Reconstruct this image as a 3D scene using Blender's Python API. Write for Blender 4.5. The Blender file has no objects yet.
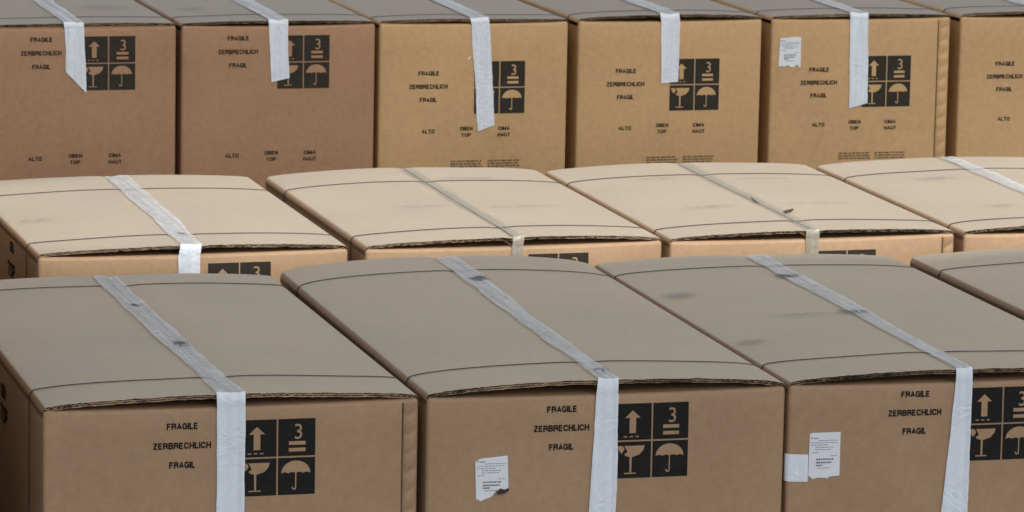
import bpy, bmesh, math, random
from mathutils import Vector, Matrix, noise
sc = bpy.context.scene
col = sc.collection
U = 0.75                      # one box width in metres; everything below is written in box widths
HF = 1.15                     # height of the front row

# ---------------------------------------------------------------- camera
F_PX, YAW, PITCH, ROLL = 4122.3, 0.2798, 0.1654, 0.0199
CAM = Vector((-2.6334, -10.3514, 2.1719 + HF)) * U
fw = Vector((math.sin(YAW)*math.cos(PITCH), math.cos(YAW)*math.cos(PITCH), -math.sin(PITCH)))
rt = Vector((math.cos(YAW), -math.sin(YAW), 0)); up = rt.cross(fw)
r_ = math.cos(ROLL)*rt + math.sin(ROLL)*up
u_ = -math.sin(ROLL)*rt + math.cos(ROLL)*up
cam = bpy.data.cameras.new('camera'); co = bpy.data.objects.new('camera', cam); col.objects.link(co)
cam.lens = F_PX*36/1024; cam.sensor_width = 36
cam.clip_start = 0.1; cam.clip_end = 5000
cam.dof.use_dof = True; cam.dof.focus_distance = 8.2; cam.dof.aperture_fstop = 20
M = Matrix((r_, u_, -fw)).transposed().to_4x4(); M.translation = CAM
co.matrix_world = M
sc.camera = co

# ---------------------------------------------------------------- sky, sun, exposure
to_sun = Vector((0.14, -0.78, 0.92)).normalized()
elev = math.asin(to_sun.z); azim = math.atan2(to_sun.x, to_sun.y)
w = bpy.data.worlds.new('World'); sc.world = w; w.use_nodes = True
nt = w.node_tree; bg = nt.nodes['Background']
sky = nt.nodes.new('ShaderNodeTexSky'); sky.sky_type = 'NISHITA'; sky.sun_disc = False
sky.sun_elevation = elev; sky.sun_rotation = azim; sky.dust_density = 2.5; sky.air_density = 1.0; sky.ozone_density = 1.0
hz = nt.nodes.new('ShaderNodeHueSaturation'); hz.inputs['Saturation'].default_value = .35   # hazy, whitish sky
nt.links.new(sky.outputs[0], hz.inputs['Color']); nt.links.new(hz.outputs[0], bg.inputs[0]); bg.inputs[1].default_value = 0.13
sl = bpy.data.lights.new('sun', 'SUN'); sl.energy = 2.6; sl.angle = math.radians(3.5); sl.color = (1.0, 0.95, 0.87)
so = bpy.data.objects.new('sun', sl); col.objects.link(so)
so.rotation_euler = to_sun.to_track_quat('Z', 'Y').to_euler(); so.location = (3, -6, 12)
sc.view_settings.view_transform = 'Standard'; sc.view_settings.look = 'None'
sc.view_settings.exposure = 0.31; sc.view_settings.gamma = 1

# ---------------------------------------------------------------- materials
def newmat(name):
    m = bpy.data.materials.new(name); m.use_nodes = True
    return m, m.node_tree, m.node_tree.nodes['Principled BSDF']
def rgba(c): return (c[0], c[1], c[2], 1)

def kraft(name, c, rough=0.62, mottle=0.125, bump=0.25, flute=True, spec=0.5, dust=0.0, stretch=(1, 1, 1)):
    m, t, b = newmat(name); N = t.nodes.new; L = t.links.new
    tc = N('ShaderNodeTexCoord'); oi = N('ShaderNodeObjectInfo')
    addv = N('ShaderNodeVectorMath'); addv.operation = 'ADD'
    L(tc.outputs['Object'], addv.inputs[0])
    mulr = N('ShaderNodeVectorMath'); mulr.operation = 'MULTIPLY'; mulr.inputs[1].default_value = (13, 7, 5)
    L(oi.outputs['Random'], mulr.inputs[0]); L(mulr.outputs[0], addv.inputs[1])
    mp = N('ShaderNodeMapping'); mp.inputs['Scale'].default_value = stretch; L(addv.outputs[0], mp.inputs[0])
    n1 = N('ShaderNodeTexNoise'); n1.inputs['Scale'].default_value = 3.2; n1.inputs['Detail'].default_value = 5; L(mp.outputs[0], n1.inputs[0])
    n2 = N('ShaderNodeTexNoise'); n2.inputs['Scale'].default_value = 55; n2.inputs['Detail'].default_value = 4; n2.inputs['Roughness'].default_value = .7; L(addv.outputs[0], n2.inputs[0])
    n3 = N('ShaderNodeTexNoise'); n3.inputs['Scale'].default_value = 420; n3.inputs['Detail'].default_value = 2; L(addv.outputs[0], n3.inputs[0])
    # weighted sum of the three fields
    def ma(op, a, bb):
        k = N('ShaderNodeMath'); k.operation = op
        for i, v in enumerate((a, bb)):
            if isinstance(v, (int, float)): k.inputs[i].default_value = v
            else: L(v, k.inputs[i])
        return k.outputs[0]
    s = ma('ADD', ma('MULTIPLY', n1.outputs[0], 1.0), ma('MULTIPLY', n2.outputs[0], 1.1))
    s = ma('ADD', s, ma('MULTIPLY', n3.outputs[0], 0.45))
    f = ma('MULTIPLY', ma('SUBTRACT', s, 1.275), 1.0)
    gain = ma('ADD', 1.0, ma('MULTIPLY', f, mottle*3))
    hs = N('ShaderNodeHueSaturation'); hs.inputs['Color'].default_value = rgba(c); L(gain, hs.inputs['Value'])
    out = hs.outputs[0]
    if dust > 0:
        n4 = N('ShaderNodeTexNoise'); n4.inputs['Scale'].default_value = 2.0; n4.inputs['Detail'].default_value = 6
        L(addv.outputs[0], n4.inputs[0])
        rp = N('ShaderNodeValToRGB'); rp.color_ramp.elements[0].position = .35; rp.color_ramp.elements[1].position = .7; L(n4.outputs[0], rp.inputs[0])
        mx = N('ShaderNodeMixRGB'); mx.inputs[2].default_value = (.33, .33, .33, 1)
        L(ma('MULTIPLY', rp.outputs[0], dust), mx.inputs[0]); L(out, mx.inputs[1]); out = mx.outputs[0]
    L(out, b.inputs['Base Color'])
    b.inputs['Roughness'].default_value = rough
    b.inputs['Specular IOR Level'].default_value = spec
    h = ma('ADD', ma('MULTIPLY', n3.outputs[0], .25), ma('MULTIPLY', n2.outputs[0], .8))
    if flute:
        wv = N('ShaderNodeTexWave'); wv.wave_type = 'BANDS'; wv.bands_direction = 'X'
        wv.inputs['Scale'].default_value = 38; wv.inputs['Distortion'].default_value = 1.5; wv.inputs['Detail'].default_value = 1
        L(tc.outputs['Object'], wv.inputs[0]); h = ma('ADD', h, ma('MULTIPLY', wv.outputs[0], .035))
    h = ma('ADD', h, ma('MULTIPLY', n1.outputs[0], 4.0))
    bp = N('ShaderNodeBump'); bp.inputs['Strength'].default_value = bump; bp.inputs['Distance'].default_value = .004
    L(h, bp.inputs['Height']); L(bp.outputs[0], b.inputs['Normal'])
    return m

KR = {
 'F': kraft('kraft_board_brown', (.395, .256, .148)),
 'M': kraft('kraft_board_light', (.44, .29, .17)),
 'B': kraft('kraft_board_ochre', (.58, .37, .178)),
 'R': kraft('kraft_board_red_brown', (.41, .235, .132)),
}
TOP = {  # greyer than the sides: sky sheen put into the base colour, plus dust
 'F': kraft('kraft_flap_sheen_dust', (.61, .50, .345), rough=.5, dust=.10, mottle=.07, flute=False, spec=.8),
 'M': kraft('kraft_flap_sheen_pale', (.51, .425, .32), rough=.55, dust=.12, mottle=.07, flute=False, spec=.6),
 'B': kraft('kraft_flap_sheen_grey', (.35, .285, .21), rough=.5, dust=.15, mottle=.07, flute=False, spec=.8),
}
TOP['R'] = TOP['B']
CORE = kraft('corrugated_core', (.10, .06, .035), rough=.9, mottle=.3, flute=False, spec=.1)
LINER = kraft('corrugated_liner_edge', (.33, .24, .16), rough=.8, mottle=1.3, flute=False, spec=.2)

def flat(name, c, rough=.6, spec=.3, vary=.15, scale=60, alpha=None):
    m, t, b = newmat(name); N = t.nodes.new; L = t.links.new
    tc = N('ShaderNodeTexCoord'); n = N('ShaderNodeTexNoise'); n.inputs['Scale'].default_value = scale; n.inputs['Detail'].default_value = 4
    L(tc.outputs['Object'], n.inputs[0])
    mr = N('ShaderNodeMapRange'); mr.inputs[3].default_value = 1-vary; mr.inputs[4].default_value = 1+vary; L(n.outputs[0], mr.inputs[0])
    hs = N('ShaderNodeHueSaturation'); hs.inputs['Color'].default_value = rgba(c); L(mr.outputs[0], hs.inputs['Value'])
    L(hs.outputs[0], b.inputs['Base Color']); b.inputs['Roughness'].default_value = rough; b.inputs['Specular IOR Level'].default_value = spec
    return m
INK = flat('black_print_ink', (.020, .019, .018), .8, .12, .4, 90)
STRAPM = flat('black_cord', (.028, .029, .033), .6, .3, .2)
PAPER = flat('white_label_paper', (.80, .84, .90), .6, .3, .06)
PRINTG = flat('grey_label_print', (.16, .17, .20), .8, .1, .2)
SEAMG = flat('dried_glue', (.50, .40, .28), .35, .5, .1)

def tape_mat(name, c, opaque, rough=.28, streak=.5):
    m, t, b = newmat(name); N = t.nodes.new; L = t.links.new
    tc = N('ShaderNodeTexCoord'); mp = N('ShaderNodeMapping'); mp.inputs['Scale'].default_value = (1, .03, .03); L(tc.outputs['Object'], mp.inputs[0])
    n = N('ShaderNodeTexNoise'); n.inputs['Scale'].default_value = 75; n.inputs['Detail'].default_value = 2; L(mp.outputs[0], n.inputs[0])
    n2 = N('ShaderNodeTexNoise'); n2.inputs['Scale'].default_value = 28; n2.inputs['Detail'].default_value = 6; n2.inputs['Distortion'].default_value = 1.2; L(tc.outputs['Object'], n2.inputs[0])
    a = N('ShaderNodeMath'); a.operation = 'ADD'; L(n.outputs[0], a.inputs[0]); k2 = N('ShaderNodeMath'); k2.operation = 'MULTIPLY_ADD'; k2.inputs[1].default_value = .5; k2.inputs[2].default_value = .25; L(n2.outputs[0], k2.inputs[0]); L(k2.outputs[0], a.inputs[1])
    mr = N('ShaderNodeMapRange'); mr.inputs[1].default_value = .7; mr.inputs[2].default_value = 1.3
    mr.inputs[3].default_value = max(0, opaque-streak*.5); mr.inputs[4].default_value = min(1, opaque+streak*.5); L(a.outputs[0], mr.inputs[0])
    mv = N('ShaderNodeMapRange'); mv.inputs[1].default_value = .7; mv.inputs[2].default_value = 1.3; mv.inputs[3].default_value = .95; mv.inputs[4].default_value = 1.05; L(a.outputs[0], mv.inputs[0])
    hs = N('ShaderNodeHueSaturation'); hs.inputs['Color'].default_value = rgba(c); L(mv.outputs[0], hs.inputs['Value'])
    L(hs.outputs[0], b.inputs['Base Color']); b.inputs['Roughness'].default_value = rough
    L(mr.outputs[0], b.inputs['Alpha'])
    bp = N('ShaderNodeBump'); n5 = N('ShaderNodeTexNoise'); n5.inputs['Scale'].default_value = 7; n5.inputs['Detail'].default_value = 3; n5.inputs['Distortion'].default_value = 2.5; L(tc.outputs['Object'], n5.inputs[0])
    rd = N('ShaderNodeMath'); rd.operation = 'PINGPONG'; rd.inputs[1].default_value = .08; L(n5.outputs[0], rd.inputs[0])
    hh = N('ShaderNodeMath'); hh.operation = 'MULTIPLY_ADD'; L(rd.outputs[0], hh.inputs[0]); hh.inputs[1].default_value = 9; L(a.outputs[0], hh.inputs[2])
    bp.inputs['Strength'].default_value = .45; bp.inputs['Distance'].default_value = .0022; L(hh.outputs[0], bp.inputs['Height']); L(bp.outputs[0], b.inputs['Normal'])
    return m
INK_B = flat('faded_print_ink', (.042, .037, .030), .8, .12, .4, 90)
TAPE_W = tape_mat('white_packing_tape', (.80, .88, .97), .96, .33, .08)
TAPE_T = tape_mat('hazy_packing_tape', (.84, .91, .98), .52, .20, .42)
TAPE_C = tape_mat('clear_packing_tape', (.36, .38, .35), .30, .3, .3)
TAPE_CF = tape_mat('clear_packing_tape_fold', (.42, .40, .33), .75, .35, .2)

def scuff_mat(name, c, amount):
    m, t, b = newmat(name); N = t.nodes.new; L = t.links.new
    tc = N('ShaderNodeTexCoord')
    n = N('ShaderNodeTexNoise'); n.inputs['Scale'].default_value = 45; n.inputs['Detail'].default_value = 8; n.inputs['Roughness'].default_value = .7; L(tc.outputs['Object'], n.inputs[0])
    # soft border from generated coordinates
    sx = N('ShaderNodeSeparateXYZ'); L(tc.outputs['Generated'], sx.inputs[0])
    def par(o):
        k = N('ShaderNodeMath'); k.operation = 'SUBTRACT'; L(o, k.inputs[0]); k.inputs[1].default_value = .5
        q = N('ShaderNodeMath'); q.operation = 'MULTIPLY'; L(k.outputs[0], q.inputs[0]); L(k.outputs[0], q.inputs[1])
        r = N('ShaderNodeMath'); r.operation = 'MULTIPLY_ADD'; L(q.outputs[0], r.inputs[0]); r.inputs[1].default_value = -4; r.inputs[2].default_value = 1
        return r.outputs[0]
    p = N('ShaderNodeMath'); p.operation = 'MULTIPLY'; L(par(sx.outputs[0]), p.inputs[0]); L(par(sx.outputs[1]), p.inputs[1])
    mr = N('ShaderNodeMapRange'); mr.inputs[1].default_value = .36; mr.inputs[2].default_value = .52; L(n.outputs[0], mr.inputs[0])
    q = N('ShaderNodeMath'); q.operation = 'MULTIPLY'; L(p.outputs[0], q.inputs[0]); L(mr.outputs[0], q.inputs[1])
    r = N('ShaderNodeMath'); r.operation = 'MULTIPLY'; L(q.outputs[0], r.inputs[0]); r.inputs[1].default_value = amount; r.use_clamp = True
    b.inputs['Base Color'].default_value = rgba(c); b.inputs['Roughness'].default_value = .7; L(r.outputs[0], b.inputs['Alpha'])
    return m
SCUFF = scuff_mat('blue_grey_scuff', (.10, .11, .14), .34)
SCUFF_D = scuff_mat('dark_scuff', (.035, .045, .065), .8)

# ---------------------------------------------------------------- mesh helpers
class MB:
    def __init__(s): s.v = []; s.f = []; s.mi = []
    def add(s, vs, fs, mi=0):
        o = len(s.v); s.v += [tuple(v) for v in vs]; s.f += [tuple(i+o for i in f) for f in fs]; s.mi += [mi]*len(fs)
    def grid(s, fn, nu, nv, mi=0):
        s.add([fn(i/nu, j/nv) for j in range(nv+1) for i in range(nu+1)],
              [(j*(nu+1)+i, j*(nu+1)+i+1, (j+1)*(nu+1)+i+1, (j+1)*(nu+1)+i) for j in range(nv) for i in range(nu)], mi)
    def slab(s, fn, nu, nv, th, mi=0):
        """closed sheet: fn(u,v) gives the top, th is a vector to the underside"""
        o = len(s.v); n = (nu+1)*(nv+1); th = Vector(th)
        P = [Vector(fn(i/nu, j/nv)) for j in range(nv+1) for i in range(nu+1)]
        s.v += [tuple(p) for p in P] + [tuple(p+th) for p in P]
        F = []
        id_ = lambda i, j: j*(nu+1)+i
        for j in range(nv):
            for i in range(nu):
                a, b, c, d = id_(i, j), id_(i+1, j), id_(i+1, j+1), id_(i, j+1)
                F += [(a, b, c, d), (a+n, d+n, c+n, b+n)]
        for i in range(nu):
            F += [(id_(i, 0), id_(i, 0)+n, id_(i+1, 0)+n, id_(i+1, 0)), (id_(i, nv), id_(i+1, nv), id_(i+1, nv)+n, id_(i, nv)+n)]
        for j in range(nv):
            F += [(id_(0, j), id_(0, j+1), id_(0, j+1)+n, id_(0, j)+n), (id_(nu, j), id_(nu, j)+n, id_(nu, j+1)+n, id_(nu, j+1))]
        s.f += [tuple(i+o for i in f) for f in F]; s.mi += [mi]*len(F)
    def build(s, name, mats, parent, off=(0, 0, 0), smooth=False):
        me = bpy.data.meshes.new(name)
        me.from_pydata([((x-off[0])*U, (y-off[1])*U, (z-off[2])*U) for x, y, z in s.v], [], s.f)
        if not isinstance(mats, (list, tuple)): mats = [mats]
        for m in mats: me.materials.append(m)
        for p, k in zip(me.polygons, s.mi): p.material_index = k; p.use_smooth = smooth
        bm = bmesh.new(); bm.from_mesh(me); bmesh.ops.recalc_face_normals(bm, faces=bm.faces)
        if not smooth: bmesh.ops.triangulate(bm, faces=[f for f in bm.faces if len(f.verts) > 4])
        bm.to_mesh(me); bm.free()
        o = bpy.data.objects.new(name, me); col.objects.link(o)
        if parent: o.parent = parent
        return o

TEXTCACHE = {}
_O = [(.60, .5), (.585, .72), (.52, .92), (.30, 1), (.08, .92), (.015, .72), (0, .5), (.015, .28), (.08, .08), (.30, 0), (.52, .08), (.585, .28), (.60, .5)]
GLYPHS = {   # centre lines of a plain narrow sans serif
 'F': (.50, [[(0, 0), (0, 1), (.52, 1)], [(0, .52), (.45, .52)]]),
 'R': (.58, [[(0, 0), (0, 1), (.38, 1), (.53, .93), (.57, .76), (.53, .59), (.38, .51), (0, .51)], [(.36, .51), (.54, .40), (.58, 0)]]),
 'A': (.62, [[(0, 0), (.31, 1), (.62, 0)], [(.11, .30), (.51, .30)]]),
 'G': (.60, [[(.59, .74), (.50, .94), (.30, 1), (.10, .93), (.015, .72), (0, .5), (.015, .28), (.10, .07), (.30, 0), (.50, .06), (.60, .18), (.60, .46), (.34, .46)]]),
 'I': (.0, [[(0, 0), (0, 1)]]),
 'L': (.46, [[(0, 1), (0, 0), (.48, 0)]]),
 'E': (.52, [[(.52, 1), (0, 1), (0, 0), (.54, 0)], [(0, .52), (.47, .52)]]),
 'Z': (.56, [[(0, 1), (.56, 1)], [(.55, 1), (.01, 0)], [(0, 0), (.57, 0)]]),
 'B': (.58, [[(0, 0), (0, 1), (.36, 1), (.51, .93), (.54, .77), (.50, .61), (.36, .53), (0, .53)], [(.34, .53), (.53, .45), (.58, .27), (.53, .07), (.36, 0), (0, 0)]]),
 'C': (.60, [[(.60, .70), (.51, .93), (.30, 1), (.10, .93), (.015, .72), (0, .5), (.015, .28), (.10, .07), (.30, 0), (.51, .07), (.60, .32)]]),
 'H': (.58, [[(0, 0), (0, 1)], [(.58, 0), (.58, 1)], [(0, .52), (.58, .52)]]),
 'T': (.54, [[(-.02, 1), (.56, 1)], [(.27, 1), (.27, 0)]]),
 'O': (.60, [_O]),
 'N': (.58, [[(0, 0), (0, 1)], [(.02, .98), (.56, .02)], [(.58, 0), (.58, 1)]]),
 'P': (.56, [[(0, 0), (0, 1), (.36, 1), (.52, .92), (.56, .74), (.52, .55), (.36, .47), (0, .47)]]),
 'M': (.72, [[(0, 0), (0, 1)], [(.02, .98), (.36, .06)], [(.36, .06), (.70, .98)], [(.72, 1), (.72, 0)]]),
 'U': (.58, [[(0, 1), (0, .28), (.07, .07), (.29, 0), (.51, .07), (.58, .28), (.58, 1)]]),
}
def stroke_word(s, t=.235, gap=.065):
    vs, fs = [], []; x0 = 0
    for ch in s:
        wd, strokes = GLYPHS[ch]
        for ln in strokes:
            P = [Vector((x0+t/2+x, t/2+y*(1-t))) for x, y in ln]; n = len(P); o = len(vs)
            if n == 2 or True:
                d0 = (P[1]-P[0]).normalized(); d1 = (P[-1]-P[-2]).normalized()
                closed = (P[0]-P[-1]).length < 1e-6
                e0 = t/2 if abs(d0.x) < .05 else 0; e1 = t/2 if abs(d1.x) < .05 else 0
                if not closed: P[0] = P[0]-d0*e0; P[-1] = P[-1]+d1*e1
            for i in range(n):
                a = (P[i]-P[i-1]).normalized() if i else ((P[-1]-P[-2]).normalized() if closed else (P[1]-P[0]).normalized())
                b = (P[i+1]-P[i]).normalized() if i < n-1 else ((P[1]-P[0]).normalized() if closed else a)
                m = (a+b); m = m.normalized() if m.length > .1 else a
                nn = Vector((-m.y, m.x)); c = max(.55, nn.dot(Vector((-a.y, a.x))))
                vs.append(tuple(P[i]+nn*t/2/c)); vs.append(tuple(P[i]-nn*t/2/c))
            fs += [(o+2*i, o+2*i+1, o+2*i+3, o+2*i+2) for i in range(n-1)]
        x0 += wd+t+gap
        if ch in 'L': x0 -= .05
    return vs, fs
def text_mesh(s, bold=.028):
    """vertices and faces of a word, height-normalised, centred"""
    if (s, bold) in TEXTCACHE: return TEXTCACHE[s, bold]
    if all(ch in GLYPHS for ch in s):
        vs, fs = stroke_word(s)
        x0 = min(v[0] for v in vs); x1 = max(v[0] for v in vs)
        TEXTCACHE[s, bold] = ([(x-(x0+x1)/2, y-.5) for x, y in vs], fs, x1-x0); return TEXTCACHE[s, bold]
    cu = bpy.data.curves.new('lettering', 'FONT'); cu.body = s; cu.size = 1; cu.resolution_u = 3; cu.offset = bold
    o = bpy.data.objects.new('lettering', cu); col.objects.link(o)
    dg = bpy.context.evaluated_depsgraph_get(); me = bpy.data.meshes.new_from_object(o.evaluated_get(dg))
    vs = [(v.co.x, v.co.y) for v in me.vertices]; fs = [tuple(p.vertices) for p in me.polygons]
    bpy.data.objects.remove(o); bpy.data.curves.remove(cu); bpy.data.meshes.remove(me)
    x0 = min(v[0] for v in vs); x1 = max(v[0] for v in vs); y0 = min(v[1] for v in vs); y1 = max(v[1] for v in vs)
    h = y1-y0
    vs = [((x-(x0+x1)/2)/h, (y-(y0+y1)/2)/h) for x, y in vs]
    TEXTCACHE[s, bold] = (vs, fs, (x1-x0)/h); return TEXTCACHE[s, bold]

# ---------------------------------------------------------------- one carton
ER = .0110
class Box:
    def __init__(s, row, w, D, H, b0, b1, dback, seed):
        s.row, s.w, s.D, s.H, s.b0, s.b1, s.dback = row, w, D, H, b0, b1, dback
        s.R = random.Random(seed); s.seed = seed*7.3
        s.amp = s.R.uniform(.003, .007)
    def nz(s, x, y, k): return noise.noise(Vector((x, y, s.seed+k)))
    def yf(s, x, z):            # front face surface
        t = max(0, min(1, x/s.w)); q = max(0, min(1, z/s.H))
        return -s.amp*math.sin(math.pi*t)*math.sin(math.pi*q)**.6 - .0015*s.nz(x*4, z*4, 3)*math.sin(math.pi*t)
    def xl(s, y, z):
        t = max(0, min(1, y/s.D)); q = max(0, min(1, z/s.H))
        return -s.amp*math.sin(math.pi*t)*math.sin(math.pi*q)
    def ztop(s, x, y):
        t = max(0, min(1, x/s.w)); q = max(0, min(1, y/s.D))
        a = abs(2*t-1)
        b = s.b0*(1-q)+s.b1*q
        sag = .004*s.nz(x*2.2, y*1.6, 5)*(1-a**3)
        ridge = -.004*math.exp(-((t-.5)/.03)**2)
        r = ER; e = max(0, min(x, s.w-x)); rd = 0
        if e < r: rd = -(r-math.sqrt(max(0, r*r-(r-e)**2)))
        return s.H + .0068 + s.dback*q + b*(.22*(1-a**16)+.78*(1-a**2.2)) + sag + ridge + rd

def facepos(B, u, v, off):     # point on the front face, v measured down from the top
    return (u, B.yf(u, B.H-v)-off, B.H-v)

def on_front(B, mb, pts, faces, off, mi=0):
    mb.add([facepos(B, x, y, off) for x, y in pts], faces, mi)

def quad_front(B, mb, u0, u1, v0, v1, off, mi=0, n=3):
    mb.grid(lambda a, b: facepos(B, u0+(u1-u0)*a, v0+(v1-v0)*b, off), n, n, mi)

def put_text(B, mb, s, u, v, h, width=None, off=.0012, mi=0):
    vs, fs, asp = text_mesh(s); sx = (width/asp) if width else h*.82
    on_front(B, mb, [(u+x*sx, v-y*h) for x, y in vs], fs, off, mi)

def symbols(B, parent, off, u0, v0, side=False, s=.204):
    """two by two dark squares with this-way-up arrow, 3 high stacking, glass, umbrella"""
    mb = MB(); c = s/2; g = .0022
    if not side:
        P = lambda u, v, o: facepos(B, u, v, o)
    else:
        P = lambda u, v, o: (B.xl(u, B.H-v)-o, u, B.H-v)
    def quad(a0, a1, b0, b1, o, mi, n=4): mb.grid(lambda a, b: P(a0+(a1-a0)*a, b0+(b1-b0)*b, o), n, n, mi)
    def poly(cx, cy, pts, mi=1): mb.add([P(u0+(cx+x)*c, v0+(cy+y)*c, .0020) for x, y in pts], [tuple(range(len(pts)))], mi)
    for i in (0, 1):
        for j in (0, 1): quad(u0+i*c+g*i, u0+(i+1)*c-g*(1-i), v0+j*c+g*j, v0+(j+1)*c-g*(1-j), .0010, 0)
    # arrow
    poly(0, 0, [(.25, .38), (.46, .18), (.67, .38), (.55, .38), (.55, .79), (.375, .79), (.375, .38)])
    for k in (.22, .38, .54): poly(0, 0, [(k, .87), (k+.09, .87), (k+.09, .90), (k, .90)])
    # three
    vs, fs, asp = text_mesh('3', 0)
    mb.add([P(u0+(1.55+x*.38)*c, v0+(.335-y*.40)*c, .0020) for x, y in vs], fs, 1)
    for b0 in (.59, .765): poly(1, 0, [(.30, b0), (.74, b0), (.74, b0+.095), (.30, b0+.095)])
    # cracked glass
    poly(0, 1, [(.24, .13), (.80, .13), (.77, .25), (.66, .37), (.45, .44), (.445, .85), (.395, .85), (.39, .43), (.28, .40), (.24, .35), (.33, .30), (.29, .21)])
    poly(0, 1, [(.05, .13), (.20, .13), (.25, .22), (.17, .34), (.09, .25)])
    poly(0, 1, [(.25, .855), (.57, .855), (.57, .885), (.25, .885)])
    # umbrella
    arc = [(.49-.385*math.cos(math.pi*k/14), .43-.33*math.sin(math.pi*k/14)) for k in range(15)]
    sc_ = []
    for q in range(4):
        x1 = .875-q*.1925
        for k in range(1, 5 if q < 3 else 4): sc_.append((x1-.1925*k/4, .43-.03*math.sin(math.pi*k/4)))
    poly(1, 1, arc+sc_)
    poly(1, 1, [(.475, .41), (.505, .41), (.505, .80), (.475, .80)])
    poly(1, 1, [(.505, .80), (.49, .86), (.44, .875), (.39, .84), (.385, .79), (.415, .79), (.425, .825), (.45, .84), (.475, .80)])
    return mb.build('handling_symbols', [INK if B.row == 'F' else INK_B, KR[B.kr]], parent, off)

def ragged(B, x, k, amp):
    return amp*(noise.noise(Vector((x*38, k*3.1, B.seed)))*.7 + noise.noise(Vector((x*140, k*5.7, B.seed)))*.6)

def edge_samples(n=6, r=.0110): return [r*(1-math.cos(math.pi/2*k/n)) for k in range(n)]+[r, .015, .022, .032]
def make_flap(B, parent, off, x0, x1):
    mb = MB(); nv = 16
    left = x0 == 0
    e = edge_samples(); n2 = 130; last = (x1-x0)
    base = e + [.032+(last-.032)*k/n2 for k in range(1, n2+1)]
    under = [.0045+(last-.0045)*k/n2 for k in range(n2+1)]
    T = (.0015, .0031, .0014, .0030, .0014)
    recess = (.004, .018, .0045, .020, .006)
    rag = (.0040, .004, .0070, .004, .0080)
    zo = 0
    if B.row == 'F': T = tuple(q*1.25 for q in T)
    for k, (t, rc, rg) in enumerate(zip(T, recess, rag)):
        ds = ([None, None]+base) if k == 0 else under
        nu = len(ds)-1
        def fn(a, b, k=k, rc=rc, rg=rg, zo=zo, ds=ds, nu=nu):
            d = ds[int(round(a*nu))]
            wrap = d is None; d = d or 0
            x = x0+d if left else x1-d
            crush = .5+.5*noise.noise(Vector((x*6, 0, B.seed+2)))
            yf = rc + abs(ragged(B, x, k, rg))*1.4*(.4+crush)
            yb = B.D-.003-abs(ragged(B, x, k+9, .003))
            b2 = b**1.6 if b < .9 else .9**1.6+(1-.9**1.6)*(b-.9)*10
            y = yf+(yb-yf)*b2
            z = B.ztop(x, y)-zo
            if wrap: return (x-.0012 if left else x+.0012, max(y, .011), z-(.016 if a == 0 else .003))
            if k > 0 and b < .05:
                z += ragged(B, x*1.3, k+4, .0022)
                if k == 2: z += .0030*math.sin(x*6.283/.017+4*noise.noise(Vector((x*14, 3, B.seed))))*max(0, .4+1.5*noise.noise(Vector((x*7, 9, B.seed))))
            elif b < .02:
                z += ragged(B, x*.6, 1, .0016)
            return (x, y, z)
        mb.slab(fn, nu, nv, (0, 0, -t), 0 if k == 0 else (1 if k in (1, 3) else 2))
        zo += t
    o = mb.build('top_flap', [TOP[B.kr], CORE, LINER, KR[B.kr]], parent, off, smooth=True)
    xw = (.0045-off[0])*U if left else (B.w-.0045-off[0])*U
    for p in o.data.polygons:
        if p.material_index == 0 and ((p.center.x < xw) if left else (p.center.x > xw)): p.material_index = 3
    o.data.set_sharp_from_angle(angle=math.radians(32))
    return o

def make_body(B, parent, off):
    mb = MB(); r = .011; w, D, H = B.w, B.D, B.H
    per = []
    def arc(cx, cy, a0): 
        for k in range(5):
            a = math.radians(a0+90*k/4); per.append((cx+r*math.cos(a), cy+r*math.sin(a), math.cos(a), math.sin(a), 'c'))
    nx, ny = 24, 24
    arc(r, r, 180)
    for i in range(1, nx): per.append((r+(w-2*r)*i/nx, 0, 0, -1, 'f'))
    arc(w-r, r, 270)
    for i in range(1, ny): per.append((w, r+(D-2*r)*i/ny, 1, 0, 'r'))
    arc(w-r, D-r, 0)
    for i in range(1, nx): per.append((w-r-(w-2*r)*i/nx, D, 0, 1, 'b'))
    arc(r, D-r, 90)
    for i in range(1, ny): per.append((0, D-r-(D-2*r)*i/ny, -1, 0, 'l'))
    n = len(per)
    lev = [(H-.002-r)*k/18 for k in range(19)]
    rings = [(z, 0) for z in lev]+[(H-.002-r+r*math.sin(a), r*(1-math.cos(a))) for a in (math.radians(q) for q in (30, 60, 90))]
    V = []
    for z, ins in rings:
        for x, y, dx, dy, k in per:
            X, Y = x, y
            if k == 'f': Y = B.yf(x, z)
            elif k == 'l': X = B.xl(y, z)
            elif k == 'r': X = w-B.xl(y, z)*.6
            zz = z+(B.dback*(y/D))*(z/H)
            if k == 'f': zz -= .006*math.sin(math.pi*x/w)**.6*max(0, (z-H*.8)/(H*.2))
            V.append((X-dx*ins, Y-dy*ins, zz))
    Fs = []
    for j in range(len(rings)-1):
        for i in range(n): Fs.append((j*n+i, j*n+(i+1) % n, (j+1)*n+(i+1) % n, (j+1)*n+i))
    Fs.append(tuple(range(n))[::-1])
    # the two short flaps folded in under the long ones: the cap
    o2 = (len(rings)-1)*n
    Fs.append(tuple(o2+i for i in range(n)))
    mb.add(V, Fs)
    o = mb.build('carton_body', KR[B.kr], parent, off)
    for p in o.data.polygons: p.use_smooth = len(p.vertices) == 4
    return o

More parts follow.
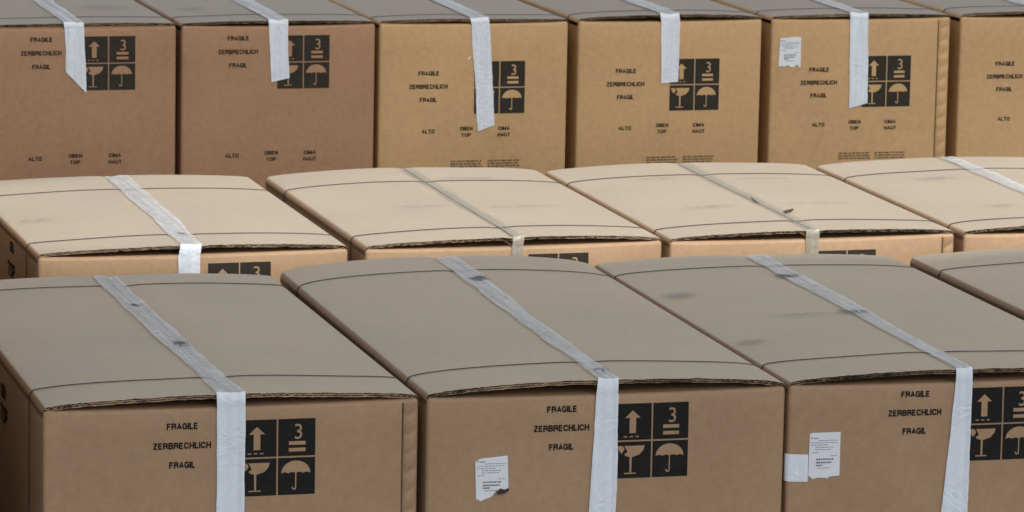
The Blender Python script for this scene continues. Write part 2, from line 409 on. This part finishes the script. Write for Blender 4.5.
def make_strap(B, parent, off, y0):
    mb = MB(); hw = .0027; path = []
    for z in [B.H*k/14 for k in range(14)]: path.append((B.xl(y0, z)-.0022, z+B.dback*y0/B.D*z/B.H))
    path.append((-.0032, B.H+B.dback*y0/B.D-.012))
    es = edge_samples(4); xs = es+[.032+(B.w-.064)*k/60 for k in range(61)]+[B.w-q for q in es[::-1]]
    path.append((-.0032, B.ztop(0, y0)-.001))
    for x in xs[1:-1]: path.append((x, B.ztop(x, y0)+.0016))
    path.append((B.w+.0032, B.ztop(B.w, y0)-.001)); path.append((B.w+.0032, B.H-.012))
    for z in [B.H*k/14 for k in range(13, -1, -1)]: path.append((B.w-B.xl(y0, z)*.6+.0022, z))
    wob = lambda i: .004*math.sin(i*.21+B.seed)
    n = len(path)
    for i in range(n-1):
        pass
    V = []
    for i, (x, z) in enumerate(path):
        t = Vector((path[min(i+1, n-1)][0]-path[max(i-1, 0)][0], 0, path[min(i+1, n-1)][1]-path[max(i-1, 0)][1])).normalized()
        nn = Vector((-t.z, 0, t.x))*.0011
        y = y0+wob(i)
        for sy, sn in ((-hw, 0), (hw, 0), (hw, 1), (-hw, 1)): V.append((x+nn.x*sn, y+sy, z+nn.z*sn))
    Fs = [(i*4+k, i*4+(k+1) % 4, (i+1)*4+(k+1) % 4, (i+1)*4+k) for i in range(n-1) for k in range(4)]
    mb.add(V, Fs); return mb.build('strap', STRAPM, parent, off)

def interp(tab, t):
    for a, b in zip(tab, tab[1:]):
        if t <= b[0]: k = (t-a[0])/(b[0]-a[0]) if b[0] > a[0] else 0; return [p+(q-p)*max(0, min(1, k)) for p, q in zip(a[1:], b[1:])]
    return list(tab[-1][1:])

def make_tape(B, parent, off, topt, face, mtop, mface, over_edge=.0):
    """topt: [(y, ul, ur)...] from the front edge back; face: [(vl, vr, ul, ur)...] down the front"""
    mb = MB(); nu = 8
    ymax = topt[-1][0]; ny = 70
    def wr(a, y, k): return .0022*noise.noise(Vector((a*3, y*16, B.seed+k)))+.0010*noise.noise(Vector((a*9, y*5, B.seed+k+3)))
    def ftop(a, b):
        y = .003+(ymax-.003)*b; ul, ur = interp(topt, y)
        ul += .007*noise.noise(Vector((y*5, 1, B.seed)))+.005*noise.noise(Vector((y*25, 2, B.seed))); ur += .007*noise.noise(Vector((y*4, 5, B.seed)))+.005*noise.noise(Vector((y*24, 7, B.seed)))
        x = ul+(ur-ul)*a
        return (x, y, B.ztop(x, y)+.0052+abs(wr(a, y, 0))*1.5)
    mb.grid(ftop, nu, ny, 0)
    # the bridge from flap edge to face, then the run down the face
    v0 = .006
    def fbr(a, b):
        p = Vector(ftop(a, 0)); x0 = face[0][2]+(face[0][3]-face[0][2])*a
        q = Vector(facepos(B, x0, v0, .0034))
        r = p.lerp(q, b); r.y -= .003*math.sin(math.pi*b)+(.0010 if b > 0 else 0)*noise.noise(Vector((a*9, b*4, B.seed)))
        return r
    mb.grid(fbr, nu, 5, 1)
    nf = 40
    tl = [(k/(len(face)-1),)+tuple(f) for k, f in enumerate(face)]
    def fface(a, b):
        vl, vr, ul, ur = interp(tl, b)
        v = v0+(vl+(vr-vl)*a) if b > 0 else v0
        x = ul+(ur-ul)*a+.0025*noise.noise(Vector((v*9, a*2, B.seed+11)))+.0012*noise.noise(Vector((v*40, a*3, B.seed+12)))*(abs(a-.5)*2)
        return facepos(B, x, v, .0034+abs(wr(a, v*1.0, 7))*1.0)
    mb.grid(fface, nu, nf, 1)
    o = mb.build('packing_tape', [mtop, mface], parent, off, smooth=True)
    return o

def make_scuff(B, parent, off, x, y, lx, ly, mat, rot=0):
    mb = MB()
    def fn(a, b):
        dx, dy = (a-.5)*lx, (b-.5)*ly
        X = x+dx*math.cos(rot)-dy*math.sin(rot); Y = y+dx*math.sin(rot)+dy*math.cos(rot)
        return (X, Y, B.ztop(X, Y)+.0066)
    mb.grid(fn, 10, 10); return mb.build('scuff_mark', mat, parent, off, smooth=True)

def make_seam(B, parent, off, u0):
    """glued overlap at the right end with its row of pressed bumps"""
    mb = MB(); u1 = B.w-.004
    def fn(a, b):
        v = .012+b*(B.H-.02); u = u0+(u1-u0)*a
        ph = (v+.022*a)/.052; fr = ph-math.floor(ph)
        lobe = math.sin(math.pi*a)**.7*max(0, math.sin(math.pi*fr))**.8
        edge = 0 if (a in (0, 1)) else .0030
        return facepos(B, u+(.0012*noise.noise(Vector((v*30, 0, B.seed))) if a == 0 else 0), v, .0004+edge+.0055*lobe)
    mb.grid(fn, 10, 260)
    o = mb.build('glued_seam', KR[B.kr], parent, off, smooth=True)
    m2 = MB(); m2.grid(lambda a, b: facepos(B, u0-.0035+.0045*a, .012+b*(B.H-.02), .0009), 1, 80)
    m2.build('seam_crease', CORE, parent, off)
    return o

def make_label(B, parent, off, pts, seed, mat=None):
    mb = MB(); R = random.Random(seed)
    mb.add([facepos(B, x, y, .0030+.001*R.random()) for x, y in pts]+[facepos(B, x, y, .0012) for x, y in pts],
           [tuple(range(len(pts)))]+[(i, (i+1) % len(pts), (i+1) % len(pts)+len(pts), i+len(pts)) for i in range(len(pts))])
    lb = mb.build('paper_label', PAPER, parent, off)
    x0 = min(p[0] for p in pts); x1 = max(p[0] for p in pts); y0 = min(p[1] for p in pts); y1 = max(p[1] for p in pts)
    W, Hh = x1-x0, y1-y0; m2 = MB()
    def dash(a, b, c, h): quad_front(B, m2, x0+W*a, x0+W*b, y0+Hh*c, y0+Hh*(c+h), .0046, 0, 1)
    dash(.05, .10, .10, .025); dash(.14, .28, .11, .02)
    for r, (st, en) in ((.16, (.3, .93)), (.21, (.06, .9)), (.26, (.06, .6)), (.31, (.2, .8)), (.36, (.2, .7)), (.42, (.08, .3)), (.50, (.70, .92)), (.76, (.3, .7))):
        x = st
        while x < en: l = R.uniform(.03, .09); dash(x, min(en, x+l), r, .013); x += l+.025
    for r in (.56, .63, .69):
        x = .24; en = (.80, .74, .44)[int(round((r-.56)/.065))]
        while x < en: l = R.uniform(.03, .07); dash(x, min(en, x+l), r, .032); x += l+.02
    m2.build('label_print', PRINTG, lb, off)
    return lb

def words(B, parent, off, lst):
    for s, u, v, h, wd in lst:
        mb = MB(); put_text(B, mb, s, u, v, h, wd); mb.build('printed_text', INK_B if B.row == 'B' else INK, parent, off)

def small_print(B, parent, off, u0, u1, v0, rows, seed):
    mb = MB(); R = random.Random(seed)
    for r in range(rows):
        x = u0; v = v0+r*.0105
        while x < u1-.004:
            l = R.uniform(.006, .022)
            for k in range(2):
                quad_front(B, mb, x, min(u1, x+l), v+k*.0032, v+k*.0032+.0018, .0012, 0, 1)
            x += l+R.uniform(.002, .005)
    mb.build('fine_print', INK_B, parent, off)

def carton(name, label, group, kr, row, x, y, z0, w, D, H, th, b0, b1, dback, seed, straps, tape, syms, text, seam=None,
           labels=(), scuffs=(), fine=(), sidesym=None, sidetext=(), patch=None, sliver=None):
    B = Box(row, w, D, H, b0, b1, dback, seed); B.kr = kr
    root = bpy.data.objects.new(name, None); col.objects.link(root); root.empty_display_size = .2
    off = (w/2, D/2, 0)
    c, s = math.cos(th), math.sin(th)
    root.location = ((x+c*w/2-s*D/2)*U, (y+s*w/2+c*D/2)*U, z0*U); root.rotation_euler = (0, 0, th)
    root['label'] = label; root['category'] = 'cardboard box'; root['group'] = group
    make_body(B, root, off)
    gp = .0030 if tape and tape[2] == TAPE_C else .0024
    make_flap(B, root, off, 0.0, w/2-gp); make_flap(B, root, off, w/2+gp, w)
    for ys in straps: make_strap(B, root, off, ys)
    if tape: make_tape(B, root, off, *tape)
    if syms: symbols(B, root, off, *syms)
    words(B, root, off, text)
    for a in fine: small_print(B, root, off, *a)
    if seam: make_seam(B, root, off, seam)
    for k, p in enumerate(labels): make_label(B, root, off, p, seed+k)
    for a in scuffs: make_scuff(B, root, off, *a)
    if sidesym: symbols(B, root, off, sidesym[0], sidesym[1], side=True)
    for sx, u, v, h, wd in sidetext:
        vs, fs, asp = text_mesh(sx); mb = MB()
        mb.add([(B.xl(u-p*wd/asp, B.H-v)-.0012, u-p*wd/asp, B.H-v+q*h) for p, q in vs], fs); mb.build('printed_text', INK, root, off)
    for x0, y0, dx, dy, hh in (sliver or ()):
        mb = MB()
        mb.slab(lambda a, b: (x0+dx*a, y0+dy*a+(b-.5)*.03*(1-a*.7), B.ztop(x0+dx*a, y0)+.007+hh*a*a), 8, 2, (0, 0, -.004))
        mb.build('torn_sliver', [CORE], root, off)
    if patch:
        mb = MB()
        def fp(a, b):
            u = patch[0]+(patch[1]-patch[0])*a; v = patch[2]+(patch[3]-patch[2])*b
            if u < .004: return (-.0035, (.004-u)*1.0+.0, B.H-v)
            return facepos(B, u, v+.004*a, .0022)
        mb.grid(fp, 12, 4); mb.build('tape_patch', TAPE_W, root, off, smooth=True)
    return root

# ---------------------------------------------------------------- the setting
def sheet(name, x0, x1, y0, y1, z, m, n=1):
    mb = MB(); mb.grid(lambda a, b: (x0+(x1-x0)*a, y0+(y1-y0)*b, z), n, n)
    o = mb.build(name, m, None); o['kind'] = 'structure'; return o
ASPH = flat('asphalt', (.06, .06, .06), .9, .3, .35, 6)
sheet('ground', -1500, 1500, -1500, 1500, 0, ASPH)

def translucent_sheet(name, c, tr):
    m, t, b = newmat(name); N = t.nodes.new; L = t.links.new
    out = t.nodes['Material Output']; mix = N('ShaderNodeMixShader'); tp = N('ShaderNodeBsdfTransparent')
    tp.inputs[0].default_value = (1, 1, 1, 1); mix.inputs[0].default_value = tr
    b.inputs['Base Color'].default_value = rgba(c); b.inputs['Roughness'].default_value = .6
    L(b.outputs[0], mix.inputs[1]); L(tp.outputs[0], mix.inputs[2]); L(mix.outputs[0], out.inputs['Surface'])
    return m
SHADE_T = 0.25
SHADE_HAZY = translucent_sheet('hazy_shade_sheet', (.6, .62, .64), SHADE_T)
# unseen sheets added to shade front and back rows, leaving the middle sunlit
hr = 3.9                       # height above the box tops, in box widths
kx = to_sun.x/to_sun.z*hr; ky = to_sun.y/to_sun.z*hr
SHADE_CLEAR = translucent_sheet('clear_shade_sheet', (.6, .62, .64), .5)
def shade_sheet(name, ya, yb, skew=0.0, mat=None):
    mb = MB()
    def fn(a, b):
        x = -7+kx+22*a
        y0 = ya+skew*(x-kx-1); y1 = yb+(skew if yb < 4 else 0)*(x-kx-1)
        if yb < 4: y0 = ya
        return (x, y0+(y1-y0)*b+ky, HF+hr+.03*math.sin(a*22*12))
    mb.slab(fn, 500, 1, (0, 0, -.01))
    o = mb.build(name, mat or SHADE_HAZY, None); o['kind'] = 'structure'; return o
shade_sheet('added_shade_sheet', -1.2, 2.08, -.10)
shade_sheet('added_shade_sheet', 4.05, 9.5, .22, SHADE_CLEAR)

# ---------------------------------------------------------------- the cartons
thF, thM = -.0185, .0165
FRAG = lambda u, v, st=.0515: [('FRAGILE', u, v, .0178, .082), ('ZERBRECHLICH', u, v+st, .0178, .154), ('FRAGIL', u, v+2*st, .0178, .068)]
DF, DM, DB, WB = 1.93, 1.38, 1.2, .7555
gF, gM = -.013, -.009
def yF(x): return gF*x
def yM(x): return 2.2599+gM*x
GF, GM, GB = 'boxes in the front row', 'boxes in the middle row', 'boxes in the back row'
NAME = 'cardboard_box'
# front row
carton(NAME, 'large brown box at the bottom left with wide straight tape beside its black symbols', GF, 'F', 'F', -.9072, yF(-.9072), 0, 1, 1.87, HF, -.0105, .020, .018, 0, 1,
  (.225, 1.68), ([(0, .458, .531), (.35, .452, .525), (1.1, .435, .512), (1.84, .435, .508)], [(0, 0, .456, .531), (.5, .5, .456, .528), (.95, .95, .456, .526)], TAPE_T, TAPE_W),
  (.516, .044), FRAG(.364, .054), seam=.958,
  scuffs=((.492, .704, .055, .10, SCUFF_D), (.472, 1.315, .03, .05, SCUFF_D, .2)),
  sidetext=(('OBEN', .70, .088, .04, .09), ('TOP', .68, .15, .05, .13)))
f2 = carton(NAME, 'large front row box with a torn white label low on its left side', GF, 'F', 'F', .1151, yF(.1151), 0, 1.0, DF, HF, thF, .026, .041, 0, 2,
  (.235, 1.67), ([(0, .467, .526), (.5, .472, .53), (1.1, .470, .532), (1.5, .475, .548), (1.9, .480, .550)], [(0, 0, .464, .525), (.17, .17, .456, .526), (.33, .33, .449, .524), (.95, .95, .443, .522)], TAPE_T, TAPE_W),
  (.521, .034), FRAG(.370, .043),
  labels=([(.133, .178), (.148, .170), (.222, .164), (.2235, .20), (.225, .252), (.213, .256), (.203, .252), (.19, .262), (.178, .275), (.163, .280), (.149, .286), (.141, .280), (.137, .284)],),
  scuffs=((.525, 1.51, .07, .10, SCUFF_D), (.51, .116, .045, .055, SCUFF_D, .1)), sidesym=(1.44, .030))
mb = MB(); B_ = [(.190, .262), (.203, .253), (.213, .257), (.225, .252), (.226, .258), (.212, .266), (.199, .268)]
mb.add([(u, -.0115, HF-v) for u, v in B_], [tuple(range(7))]); mb.build('label_tear', flat('torn_paper_residue', (.05, .04, .04), .9), f2, (.5, DF/2, 0))
carton(NAME, 'large front row box with a white label joined to a tape patch at its edge', GF, 'F', 'F', 1.1266, yF(1.1266), 0, 1.0, DF, HF, thF, .024, .021, 0, 3,
  (.24, 1.70), ([(0, .481, .528), (.5, .478, .527), (1.1, .480, .545), (1.9, .483, .553)], [(0, 0, .479, .528), (.37, .37, .449, .527), (.95, .95, .42, .50)], TAPE_T, TAPE_W),
  (.519, .024), FRAG(.364, .036),
  labels=([(.062, .137), (.07, .134), (.15, .134), (.1503, .255), (.12, .257), (.118, .262), (.09, .259), (.072, .262), (.066, .255), (.061, .254)],),
  patch=(-.012, .060, .190, .266),
  scuffs=((.495, 1.51, .10, .07, SCUFF_D), (.485, .867, .105, .06, SCUFF_D), (.33, .84, .26, .035, SCUFF), (.075, 1.27, .12, .10, SCUFF, .05), (.06, .52, .10, .07, SCUFF, .05)))
carton(NAME, 'front row box cut off by the right edge, only its bare top corner showing', GF, 'F', 'F', 2.1881, yF(2.1881), -.004, 1.0, DF, HF, thF, .022, .022, 0, 4,
  (.2, 1.66), ([(0, .47, .53), (1.9, .47, .54)], [(0, 0, .47, .53), (.9, .9, .46, .52)], TAPE_T, TAPE_W), (.52, .034), FRAG(.365, .043))
# middle row
carton(NAME, 'middle row box at the left edge with broad white tape and a frayed flap edge', GM, 'M', 'M', -.548, yM(-.548), 0, 1.0, DM, HF+.0175, thM, .018, .017, .02, 5,
  (.19, 1.08), ([(0, .452, .522), (.3, .46, .535), (.8, .465, .55), (1.35, .475, .56)], [(0, 0, .446, .516), (.5, .5, .446, .516)], TAPE_T, TAPE_W),
  (.542, .035), FRAG(.366, .085), scuffs=((.495, .20, .05, .025, SCUFF_D), (.09, .554, .14, .04, SCUFF)),
  sidetext=(('OBEN', .47, .045, .035, .07), ('TOP', .47, .12, .05, .13)))
carton(NAME, 'middle row box with narrow clear tape and an intact seam, darker line along it', GM, 'M', 'M', .5034, yM(.5034), 0, 1.0, DM, HF+.0175, thM, .018, .024, .022, 6,
  (.18, 1.09), ([(0, .488, .526), (.4, .486, .53), (.9, .478, .53), (1.35, .478, .53)], [(0, 0, .487, .524), (.5, .5, .487, .524)], TAPE_C, TAPE_CF),
  (.543, .032), FRAG(.366, .085), scuffs=((.36, .58, .24, .025, SCUFF), (.68, .55, .30, .025, SCUFF), (.68, 1.12, .30, .03, SCUFF)))
carton(NAME, 'middle row box with a torn sliver of board sticking up beside its clear tape', GM, 'M', 'M', 1.5226, yM(1.5226), 0, 1.0, DM, HF+.0175, thM, .017, .022, .022, 7,
  (.17, 1.12), ([(0, .472, .518), (.4, .48, .525), (.9, .478, .53), (1.35, .48, .54)], [(0, 0, .470, .516), (.5, .5, .470, .516)], TAPE_C, TAPE_CF),
  (.515, .046), FRAG(.36, .085), seam=.957, sliver=((.515, .32, .036, .015, .003), (.490, .52, .014, .10, .002)), scuffs=((.30, .462, .20, .04, SCUFF), (.69, .477, .30, .025, SCUFF), (.31, 1.04, .18, .03, SCUFF), (.70, 1.0, .22, .025, SCUFF)))
carton(NAME, 'rightmost middle row box with a white tape strip at the right edge of the picture', GM, 'M', 'M', 2.5467, yM(2.5467), 0, 1.0, DM, HF+.0175, thM, .018, .022, .022, 8,
  (.14, 1.10), ([(0, .466, .53), (.75, .462, .53), (1.37, .465, .532)], [(0, 0, .466, .53), (.5, .5, .466, .53)], TAPE_T, TAPE_W),
  (.52, .04), FRAG(.365, .085), scuffs=((.28, .93, .18, .045, SCUFF), (.29, .363, .14, .03, SCUFF)))
# back row
HB = HF+.4397
def low(u, v): return [('ALTO', u, v, .0165, .052), ('OBEN', u+.153, v-.009, .0150, .052), ('TOP', u+.153, v+.016, .0150, .038), ('CIMA', u+.304, v-.008, .0150, .048), ('HAUT', u+.304, v+.017, .0150, .050)]
XB = [-.3389+.019, .4372, 1.2097, 2.0062, 2.8023, 3.6011]
def tB(l, r, face): return ([(0, l, r), (1.2, l+.01, r+.01)], face, TAPE_T, TAPE_W)
carton(NAME, 'reddish brown back row box at the left edge, its tape cut to a point', GB, 'R', 'B', XB[0], 4.9225, 0, WB-.019, DB, HB, 0, .006, .012, 0, 9,
  (.19, 1.0), tB(.308, .383, [(0, 0, .308, .383), (.08, .10, .314, .388), (.165, .246, .314, .392)]),
  (.375, .038), FRAG(.221, .048)+low(.198, .499), scuffs=((.55, .5, .2, .08, SCUFF),))
carton(NAME, 'reddish brown back row box beside the ochre ones, its tape end jagged', GB, 'R', 'B', XB[1], 4.9225, 0, WB, DB, HB, 0, .006, .012, 0, 10,
  (.19, 1.0), tB(.336, .412, [(0, 0, .336, .412), (.1, .1, .342, .412), (.215, .20, .348, .418)]),
  (.371, .043), FRAG(.218, .052)+low(.197, .502), scuffs=((.12, .42, .14, .07, SCUFF),))
b3 = carton(NAME, 'ochre back row box with the longest tape strip, reaching below its black symbols', GB, 'B', 'B', XB[2], 4.9225, 0, WB, DB, HB, 0, .006, .012, 0, 11,
  (.13, 1.0), tB(.363, .435, [(0, 0, .363, .435), (.2, .19, .379, .449), (.42, .396, .395, .463)]),
  (.379, .153), FRAG(.196, .197)+low(.197, .423), fine=((.288, .416, .539, 3, 31), (.438, .567, .539, 3, 32)))
mb = MB(); mb.add([(.350, -.012, HB-.140), (.362, -.010, HB-.128), (.360, -.011, HB-.138), (.349, -.011, HB-.150)], [(0, 1, 2, 3)])
mb.build('tape_shred', TAPE_W, b3, (WB/2, DB/2, 0))
carton(NAME, 'ochre back row box with a short tape strip just touching its symbols', GB, 'B', 'B', XB[3], 4.9225, 0, WB, DB, HB, 0, .012, .015, 0, 12,
  (.14, 1.0), tB(.336, .414, [(0, 0, .336, .414), (.12, .12, .339, .414), (.243, .238, .341, .413)]),
  (.378, .154), FRAG(.196, .199)+low(.197, .424), fine=((.288, .416, .539, 3, 33), (.438, .567, .539, 3, 34)))
carton(NAME, 'ochre back row box with a small white label at its top left corner', GB, 'B', 'B', XB[4], 4.9225, 0, WB, DB, HB, 0, .008, .012, 0, 13,
  (.19, 1.0), tB(.327, .403, [(0, 0, .327, .403), (.18, .17, .330, .407), (.355, .335, .333, .411)]),
  (.387, .153), FRAG(.203, .205)+low(.206, .425), seam=.705, fine=((.295, .431, .539, 3, 35), (.448, .577, .539, 3, 36)),
  labels=([(.036, .078), (.075, .077), (.080, .074), (.123, .074), (.1235, .196), (.117, .194), (.107, .182), (.098, .192), (.085, .194), (.07, .185), (.055, .192), (.040, .187), (.032, .193)],))
carton(NAME, 'rightmost back row box, cut off by the right edge with only its text showing', GB, 'B', 'B', XB[5], 4.9225, 0, WB, DB, HB, 0, .012, .015, 0, 14,
  (.19, 1.0), tB(.345, .42, [(0, 0, .345, .42), (.15, .14, .345, .42), (.3, .28, .345, .42)]),
  (.378, .30), FRAG(.196, .192)+[('ALTO', .199, .415, .0165, .052)])

# unseen boxes added past the left edge to shade the exposed left sides
carton(NAME, 'unseen brown box added past the left edge to shade the front row', GF, 'F', 'F', -.9072-1.22, yF(-2.07), 0, 1, DF, HF+.3, thF, .018, .02, 0, 15,
  (.18, 1.69), ([(0, .458, .531), (1.84, .425, .506)], [(0, 0, .456, .531), (.95, .95, .456, .526)], TAPE_T, TAPE_W), (.52, .04), FRAG(.364, .05))
carton(NAME, 'unseen box added past the left edge to shade the middle row', GM, 'M', 'M', -.548-1.20, yM(-1.7), 0, 1, DM, HF+.3, thM, .018, .02, .02, 16,
  (.18, 1.08), ([(0, .458, .531), (1.35, .465, .54)], [(0, 0, .456, .531), (.5, .5, .456, .526)], TAPE_T, TAPE_W), (.52, .04), FRAG(.364, .05))
